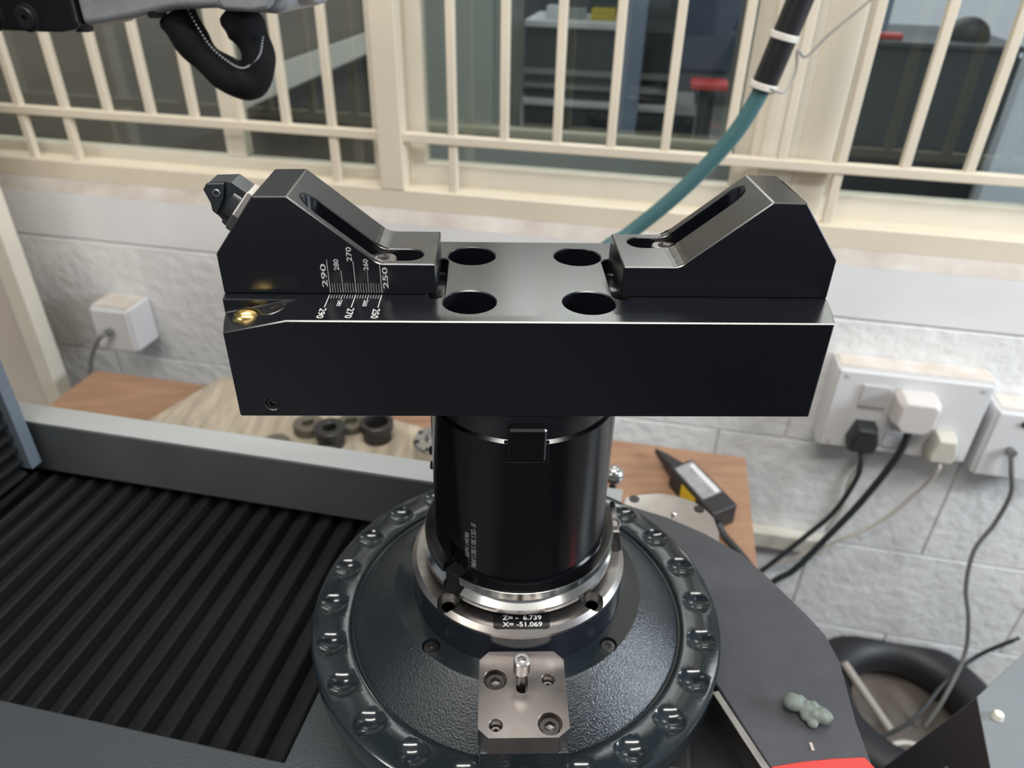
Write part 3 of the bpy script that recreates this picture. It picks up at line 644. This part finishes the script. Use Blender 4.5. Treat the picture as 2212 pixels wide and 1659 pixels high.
mk('plate_lettering', b, 'print_white', npo, smooth=0, recalc=False)
# drive lug right
lg = nb(); hexa(lg, [(53.6, -3, -169.5), (60.0, -3, -169.5), (59.2, 16, -169.5), (53.2, 16, -169.5), (53.6, -2, -156), (57.6, -2, -156), (56.2, 14, -146), (53.2, 14, -146)])
lgo = mk('drive_lug', lg, 'steel_dark', tt, bevel=0.6)
b = nb(); cap_screw(b, (54.8, 2.6, -153.6), (0.15, -0.45, 0.85), 3.6, 1.6, 1.9, 1.6); mk('lug_screw', b, 'steel', lgo)
# stop block
sb = nb(); prism(sb, [(-16.8, -61.8), (16.6, -61.8), (21.4, -66.8), (21.2, -104.6), (15.6, -109.4), (-16.9, -109.4), (-22.0, -104.6), (-21.6, -66.8)], lambda x, y: Vector((x, y, -194.8)), lambda x, y: Vector((x, y, -182)))
sc = []
for (x, y, r) in ((-13.6, -78.3, 5.9), (12.1, -102.4, 5.9)):
    cc = nb(); cyl(cc, (x, y, -188.5), (x, y, -178), r, n=36); sc.append(cc)
for (x, y, r) in ((12.7, -78.6, 3.3), (-13.5, -102.9, 3.3)):
    cc = nb(); cyl(cc, (x, y, -192), (x, y, -178), r, n=28); sc.append(cc)
cc = nb(); prism(cc, oblong(-3.3, 2.4, -86.2, -74), lambda x, y: Vector((x, y, -192)), lambda x, y: Vector((x, y, -178))); sc.append(cc)
sb = cut(sb, sc); sbo = mk('stop_block', chamfer(sb, 0.45), 'steel_block', tt, smooth=25, label='worn steel block with five screws')
for (x, y) in ((-13.6, -78.3), (12.1, -102.4)):
    b = nb(); cap_screw(b, (x, y, -188.4), (0, 0, 1), 4.9, 4.2, 2.7, 2.6); mk('cap_screw', b, 'steel_dark', sbo)
for (x, y) in ((12.7, -78.6), (-13.5, -102.9)):
    b = nb(); cap_screw(b, (x, y, -191.8), (0, 0, 1), 3.1, 4.5, 1.6, 3.0); mk('set_screw', b, 'steel_dark', sbo)
b = nb(); cap_screw(b, (-0.9, -80.5, -171.8), (0.0, 0.04, 1), 4.1, 7.6, 2.1, 3.0, ch=0.5); mk('screw_head', b, 'steel', sbo)
b = nb(); cyl(b, (-0.9, -80.5, -171.8), (-0.9, -80.7, -190.5), 2.5, n=18); mk('screw_shank', b, 'steel_dark', sbo)
b = nb(); hexa(b, [(-21.5, -110.5, -216.5), (21.0, -110.5, -216.5), (21.0, -66, -216.5), (-21.5, -66, -216.5), (-21.3, -109.2, -194.8), (20.8, -109.2, -194.8), (20.8, -66, -194.8), (-21.3, -66, -194.8)]); mk('block_pad', b, 'hammer_paint', tt, bevel=0.8)

b = nb(); box(b, -1500, 1500, -2900, -720, -962, -950)
mk('reflection_mat', b, 'added_mat_black', bevel=4, label='unseen black mat added in front of the machine to darken reflections', cat='mat')  # unseen, added so the bar front mirrors something dark
# ================================================================== boring tool
bt = thing('boring_tool', (0, 0, -165), 'black twin boring head on a round arbor in the spindle', 'boring tool')
# arbor
ab = nb(); lathe(ab, [(44.5, -170), (52.4, -148.55), (47.5, -148.3), (46.95, -147.6), (46.8, -60.4), (45.9, -59.2), (44.0, -59.2), (43.5, -100)], 160)
ab = nb(); lathe(ab, [(40, -152), (52.7, -152), (52.9, -148.7), (52.6, -148.45), (48.2, -148.3), (47.3, -147.9), (46.95, -146.8), (46.75, -60.4), (45.1, -59.0), (40, -59.0)], 192)
def notch(az, w=12.6):
    c = nb(); t = math.radians(az); o = Vector((math.sin(t), -math.cos(t), 0)); p = Vector((-o.y, o.x, 0))
    P = [o*44.3-p*w/2, o*60-p*w/2, o*60+p*w/2, o*44.3+p*w/2]
    hexa(c, [q_+Vector((0, 0, -175)) for q_ in P]+[q_+Vector((0, 0, -135)) for q_ in P]); return c
ab = cut(ab, [notch(-44.2), notch(135.8)])
abo = mk('arbor', ab, 'black_gloss', bt, smooth=32)
b = nb(); lathe(b, [(38, -60), (45.2, -60), (45.2, -46.6), (38, -46.6)], 160); mk('spigot', b, 'black_oxide', bt, smooth=30)
fl = nb(); lathe(fl, [(36, -164.7), (52.4, -164.7), (53.1, -164.1), (53.1, -161.2), (49.2, -158.2), (49.2, -156.2), (52.9, -153.7), (53.0, -149.0), (52.6, -148.75), (36, -148.75)], 192)
fl = cut(fl, [notch(-44.2), notch(135.8)])
mk('flange', fl, 'steel_bright', bt, smooth=25, label='polished steel flange ring')
for az in (-44.2,):
    t = math.radians(az); o = Vector((math.sin(t), -math.cos(t), 0)); p = Vector((-o.y, o.x, 0))
    P = [o*44.0-p*5.9, o*51.2-p*5.9, o*51.2+p*5.9, o*44.0+p*5.9]
    b = nb(); hexa(b, [q_+Vector((0, 0, -167)) for q_ in P]+[q_+Vector((0, 0, -151.5)) for q_ in P]); mk('drive_dog', b, 'plate_black', bt, bevel=0.4)
for (z) in (-100.5, -110.5):
    t = math.radians(-93); o = Vector((math.sin(t), -math.cos(t), 0)); b = nb(); cyl(b, o*46.3+Vector((0, 0, z)), o*48.6+Vector((0, 0, z)), 2.4, n=16, ch=0.4); mk('side_screw', b, 'screw_black', abo)
b = nb()
def oncyl(az, z, R=47.15):
    t = math.radians(az); return Vector((R*math.sin(t), -R*math.cos(t), z))
add_text(b, 'ASPH 140786', lambda u, v: oncyl(-34.9-3.2*v, -138.4+17.4*u))
add_text(b, 'FMB40 X D88 X 100L X ISO - 50', lambda u, v: oncyl(-29.7-3.7*v, -143.6+30.4*u))
mk('arbor_lettering', b, 'engraving_dim', abo, smooth=0, recalc=False)
b = nb(); box(b, -8.9, 8.5, -48.2, -41, -69, -51); mk('drive_key', chamfer(b, 1.0), 'black_gloss', bt, smooth=25)
b = nb(); prism(b, [(-10.4, -47.0), (10.0, -47.0), (10.0, -44), (-10.4, -44)], lambda x, y: Vector((x, y, -70.2)), lambda x, y: Vector((x, y, -59.3)))
mk('key_seat', b, 'black_gloss', bt, bevel=0.4)
# bar
RB = 132.5; YB = 44.1; ae = math.asin(YB/RB)
outline = [(RB*math.cos(-ae+2*ae*i/24), RB*math.sin(-ae+2*ae*i/24)) for i in range(25)]
outline = outline+[(-x, -y) for x, y in outline]
bar = nb(); prism(bar, outline, lambda x, y: Vector((x, y, -46.6)), lambda x, y: Vector((x, y, 0)))
cs = []
for sx in (-1, 1):
    for sy in (-1, 1):
        c = nb(); lathe(c, [(11.3, -30), (11.3, 4)], 56, (sx*25.64, sy*25.58)); cs.append(c)
    c = nb(); x0, x1 = (36.7, 45.0) if sx > 0 else (-45.0, -36.7)
    prism(c, oblong(x0, x1, -22.6, 22.6), lambda x, y: Vector((x, y, -8)), lambda x, y: Vector((x, y, 4))); cs.append(c)
c = nb(); prism(c, [(-98.9, 0.0), (-98.9, 6), (-140, 6), (-140, -8.75)], lambda x, z: Vector((x, -60, z)), lambda x, z: Vector((x, -24.4, z))); cs.append(c)
c = nb(); cyl(c, (-110.5, -48, -40.5), (-110.5, -40, -40.5), 2.7, n=24); cs.append(c)
bar = cut(bar, cs); baro = mk('tool_bar', chamfer(bar, 0.5), 'black_oxide', bt, smooth=25)
b = nb(); cap_screw(b, (-110.5, -41.0, -40.5), (0, -1, 0), 2.65, 2.4, 1.6, 2.0, ch=0.3); mk('set_screw', b, 'steel_dark', baro)
sl_t = math.atan2(8.75, 41.1); nrm = Vector((-math.sin(sl_t), 0, math.cos(sl_t)))
def onslope(x, y, h=0.0): return Vector((x, y, -(-98.9-x)*math.tan(sl_t)))+nrm*h
b = nb(); cap_screw(b, onslope(-108.0, -29.6, -1.2), nrm, 5.4, 1.5, 1.5, 1.2, ch=0.3); mk('flat_head_screw', b, 'steel_dark', baro)
b = nb(); ball(b, onslope(-118.6, -31.6, -1.6), 5.4, 1.16, 1.0, 0.9, 36, 22, Matrix.Rotation(0.42, 3, 'Z')); gob = mk('brass_plug', b, 'brass', baro, label='rounded brass plug with a slit')
b = nb(); hexa(b, [onslope(x, y, h) for h in (0.0, 2.35) for x, y in ((-122.6, -35.2), (-122.0, -35.3), (-121.2, -28.4), (-121.8, -28.3))]); mk('brass_slit', b, 'plate_black', gob)
# scale on the bar top
b = nb()
def tick_top(x, y0, y1, w): polyface(b, [b.verts.new((x-w/2, y0, 0.06)), b.verts.new((x-w/2, y1, 0.06)), b.verts.new((x+w/2, y1, 0.06)), b.verts.new((x+w/2, y0, 0.06))])
for i in range(21):
    x = -85.9+22.25*i/20
    L_, w_ = (31.9, 0.42) if i % 10 == 0 else ((24.5, 0.3) if i % 5 == 0 else (23.3, 0.2))
    tick_top(x, -19.5, -L_, w_)
for i, (s_, x0, x1, y0, y1) in enumerate((('290', -87.5, -84.6, -32.7, -42.0), ('270', -76.1, -73.2, -32.6, -41.6), ('250', -65.5, -62.5, -33.0, -41.8), ('280', -81.3, -79.4, -24.9, -30.6), ('260', -70.5, -68.5, -24.7, -30.7))):
    add_text(b, s_, lambda u, v: Vector((x0+(x1-x0)*v, y0+(y1-y0)*u, 0.06)))
mk('scale_marks', b, 'engraving', baro, smooth=0, recalc=False)
# slide blocks
prf = [(-131, 0.02), (-131, 18), (-112.4, 42.6), (-98.5, 42.8), (-66.6, 16.5), (-65.2, 15.2), (-63.6, 14.5), (-62, 14.25), (-40, 14.2), (-39.8, 0.02)]
def slide(sign):
    def f(y): return lambda x, z: Vector((-sign*x*1.0 if sign > 0 else x, y*(1 if sign < 0 else -1), z))
    s = nb(); prism(s, prf, f(-19), f(20))
    c = nb(); ob = oblong(-95.5, -46.0, -15.0, -2.0)
    if sign > 0: ob = [(-x, -y) for x, y in ob]
    prism(c, ob, lambda x, y: Vector((x, y, 5.5)), lambda x, y: Vector((x, y, 70)))
    cuts_ = [c]
    c2 = nb(); m_ = Vector((-118.2, 9.0, 35.0)); n_ = Vector((-0.8, 0, 0.6))
    if sign > 0: m_ = Vector((118.2, 9.0, 35.0)); n_ = Vector((0.8, 0, 0.6))
    if sign > 0:
        cyl(c2, m_-n_*5, m_+n_*30, 9.5, n=40); cuts_.append(c2)
    return cut(s, cuts_)
slo = mk('slide_block', chamfer(slide(-1), 0.5), 'black_oxide', bt, smooth=14, label='left slide with an engraved scale')
sro = mk('slide_block', chamfer(slide(1), 0.5), 'black_oxide', bt, smooth=14, label='plain right slide without a scale')
b = nb(); cap_screw(b, (-63.6, -8.5, 5.6), (0, 0, 1), 6.1, 7.2, 3.3, 3.4, ch=0.5); mk('cap_screw', b, 'steel_face', slo)
b = nb(); cap_screw(b, (63.4, 8.5, 5.6), (0, 0, 1), 6.1, 7.2, 3.3, 3.4, ch=0.5); mk('cap_screw', b, 'steel_face', sro)
b = nb()
def tick_fr(x, z0, z1, w): polyface(b, [b.verts.new((x-w/2, -19.06, z0)), b.verts.new((x+w/2, -19.06, z0)), b.verts.new((x+w/2, -19.06, z1)), b.verts.new((x-w/2, -19.06, z1))])
for i in range(21):
    x = -85.6+22.05*i/20
    z1 = 15.8 if i == 0 else 14.1 if i == 20 else 15.3 if i == 10 else 11.1 if i == 5 else 11.1 if i == 15 else 5.3
    tick_fr(x, 0.9, z1, 0.26 if i % 10 == 0 else (0.22 if i == 5 else 0.13))
for i, (s_, x0, x1, z0, z1) in enumerate((('290', -86.3, -88.7, 3.4, 14.0), ('280', -80.7, -82.9, 11.1, 16.2), ('270', -74.9, -77.2, 15.2, 21.6), ('260', -68.4, -70.5, 11.2, 16.3), ('250', -60.5, -62.8, 2.9, 12.7))):
    add_text(b, s_, lambda u, v: Vector((x0+(x1-x0)*v, -19.06, z0+(z1-z0)*u)))
mk('scale_marks', b, 'engraving', slo, smooth=0, recalc=False)
for (sg, par) in ((-1, slo), (1, sro)):
    for (ya, yb) in ((-18.6, -15.2), (-1.8, 19.6)):
        b = nb(); pp = [(-67.4, 17.25), (-65.2, 15.32), (-63.6, 14.62), (-61.6, 14.36), (-61.6, 13.9), (-67.4, 16.6)]
        prism(b, pp, lambda x, z: Vector((-sg*x if sg > 0 else x, ya*(-1 if sg > 0 else 1), z)), lambda x, z: Vector((-sg*x if sg > 0 else x, yb*(-1 if sg > 0 else 1), z))); mk('milled_fillet', b, 'steel_dark', par, smooth=15)
# cutting head on the left slide
nn = Vector((-0.798, 0, 0.603)); cf = Vector((-121.7, 0.5, 30.4)); ta = Vector((0.603, 0, 0.798)); tb_ = Vector((0, 1, 0))
b = nb(); loft(b, [[cf+nn*h+ta*rr*math.cos(PI/3*i+PI/6)+tb_*rr*math.sin(PI/3*i+PI/6) for i in range(6)] for h, rr in ((-1, 11.6), (2.8, 11.6), (3.4, 11.0))])
mk('hex_nut', b, 'nickel', bt, bevel=0.3, label='flat bright hexagon nut')
hp = [(-135.4, 40.6), (-133.8, 43.4), (-124.2, 43.8), (-119.0, 39.6), (-126.2, 26.5), (-130.2, 25.3), (-132.6, 28.8), (-134.9, 31.0)]
b = nb(); prism(b, hp, lambda x, z: Vector((x, -5.0, z)), lambda x, z: Vector((x, 7.5, z)))
cc = nb(); prism(cc, [(-140, 46), (-125.6, 46), (-127.2, 37), (-131.2, 27.0), (-140, 27)], lambda x, z: Vector((x, -8, z)), lambda x, z: Vector((x, -3.2, z)))
b = cut(b, [cc]); cho = mk('cutting_head', b, 'insert_grey', bt, bevel=0.35)
b = nb(); prism(b, [(-136.2, 40.8), (-134.6, 43.2), (-127.4, 43.4), (-128.4, 37.4), (-132.6, 30.0)], lambda x, z: Vector((x, -5.4, z)), lambda x, z: Vector((x, -3.0, z))); mk('insert', b, 'insert_grey', cho, bevel=0.3)
b = nb(); cap_screw(b, (-131.0, -5.0, 39.4), (0, -1, 0), 1.75, 0.8, 1.0, 0.8, ch=0.2); mk('insert_screw', b, 'steel', cho)
b = nb(); cyl(b, (-130.4, -3.3, 34.9), (-130.4, -2.9, 34.9), 0.9, n=14); mk('coolant_hole', b, 'plate_black', cho)
b = nb(); cyl(b, cf+nn*2.5, cf+nn*7, 8.2, n=28); mk('head_neck', b, 'insert_grey', cho)

# ================================================================== lower right corner
ry = nb(); c_ = Vector((655, 395, -925)); RM = 118; rm_ = 36
rings = []
for i in range(56):
    t = 2*PI*i/56; o = Vector((math.cos(t), math.sin(t), 0))
    rings.append([c_+o*(RM+rm_*math.cos(2*PI*j/18))+Vector((0, 0, rm_*math.sin(2*PI*j/18))) for j in range(18)])
rings.append(rings[0]); loft(ry, rings, False, False); bmesh.ops.remove_doubles(ry, verts=ry.verts, dist=1e-3)
mk('rubber_tyre', ry, 'tyre', label='black rubber tyre lying on the floor against the wall', cat='tyre')
b = nb(); cyl(b, (566, 454, -880), (626, 378, -945), 7, n=12); mk('wooden_stick', b, 'stick', label='thin grey stick leaning over the black tyre', cat='stick')
b = nb(); tube(b, [(800, 420, -780), (770, 440, -850), (720, 420, -889), (660, 380, -925), (610, 370, -955), (570, 372, -958)], 3.2); mk('floor_cable', b, 'cable_black', label='black cable crossing the tyre to the floor', cat='cable')
b = nb(); tube(b, [(560, 330, -958), (600, 350, -958), (650, 362, -958), (690, 340, -958), (720, 300, -958)], 4.0); mk('floor_cable', b, 'cable_cream', label='upper pale cable curving over the brown floor', cat='cable')
b = nb(); tube(b, [(570, 320, -958.5), (610, 332, -958.5), (660, 335, -958.5), (700, 316, -958.5)], 3.2); mk('floor_cable', b, 'cable_cream', label='lower pale cable curving over the brown floor', cat='cable')
b = nb(); tube(b, [(595, 335, -958), (600, 300, -958), (640, 240, -958), (690, 190, -958)], 4.2); mk('floor_cable', b, 'cable_black', label='dark cable curling away from the stick end', cat='cable')
eb = thing('equipment_box', (360, 0, -962), 'grey topped navy equipment box at the right table end', 'equipment box')
P0 = Vector((336, 11, -330)); da = Vector((-20.8, -52.6, 0)); dc = Vector((58.3, 37.2, 0)); db = Vector((-10, 34.8, -150))
T = [P0, P0+da*2.4, P0+da*2.4+dc*3.2, P0+dc*3.2]
b = nb(); hexa(b, [T[0]+db*1.25, T[1]+db*1.25, T[2]+Vector((0, -60, -187)), T[3]+Vector((-40, -60, -187))]+[p+Vector((0, 0, -1.5)) for p in T]); mk('box_body', b, 'box_navy', eb, bevel=1)
b = nb(); hexa(b, [p+Vector((0, 0, -1.5)) for p in T]+T); mk('box_top', b, 'box_grey', eb, bevel=0.6)
b = nb(); cyl(b, (341, -5.5, -330), (341, -5.5, -325), 4.2, 3.2, n=18); mk('top_knob', b, 'knob_cream', eb, bevel=0.6)
na = da.cross(db).normalized()
if na.x > 0: na = -na
for (u, v) in ((0.55, 0.62), (0.78, 1.0)):
    p = P0+da*u*1.25+db*v*0.55; b = nb(); cyl(b, p-na*0.5, p+na*1.2, 2.4, n=12); mk('box_screw', b, 'column_grey', eb)
b = nb(); box(b, 375, 425, -30, 30, -962, -516); mk('box_stand', b, 'box_navy', eb)
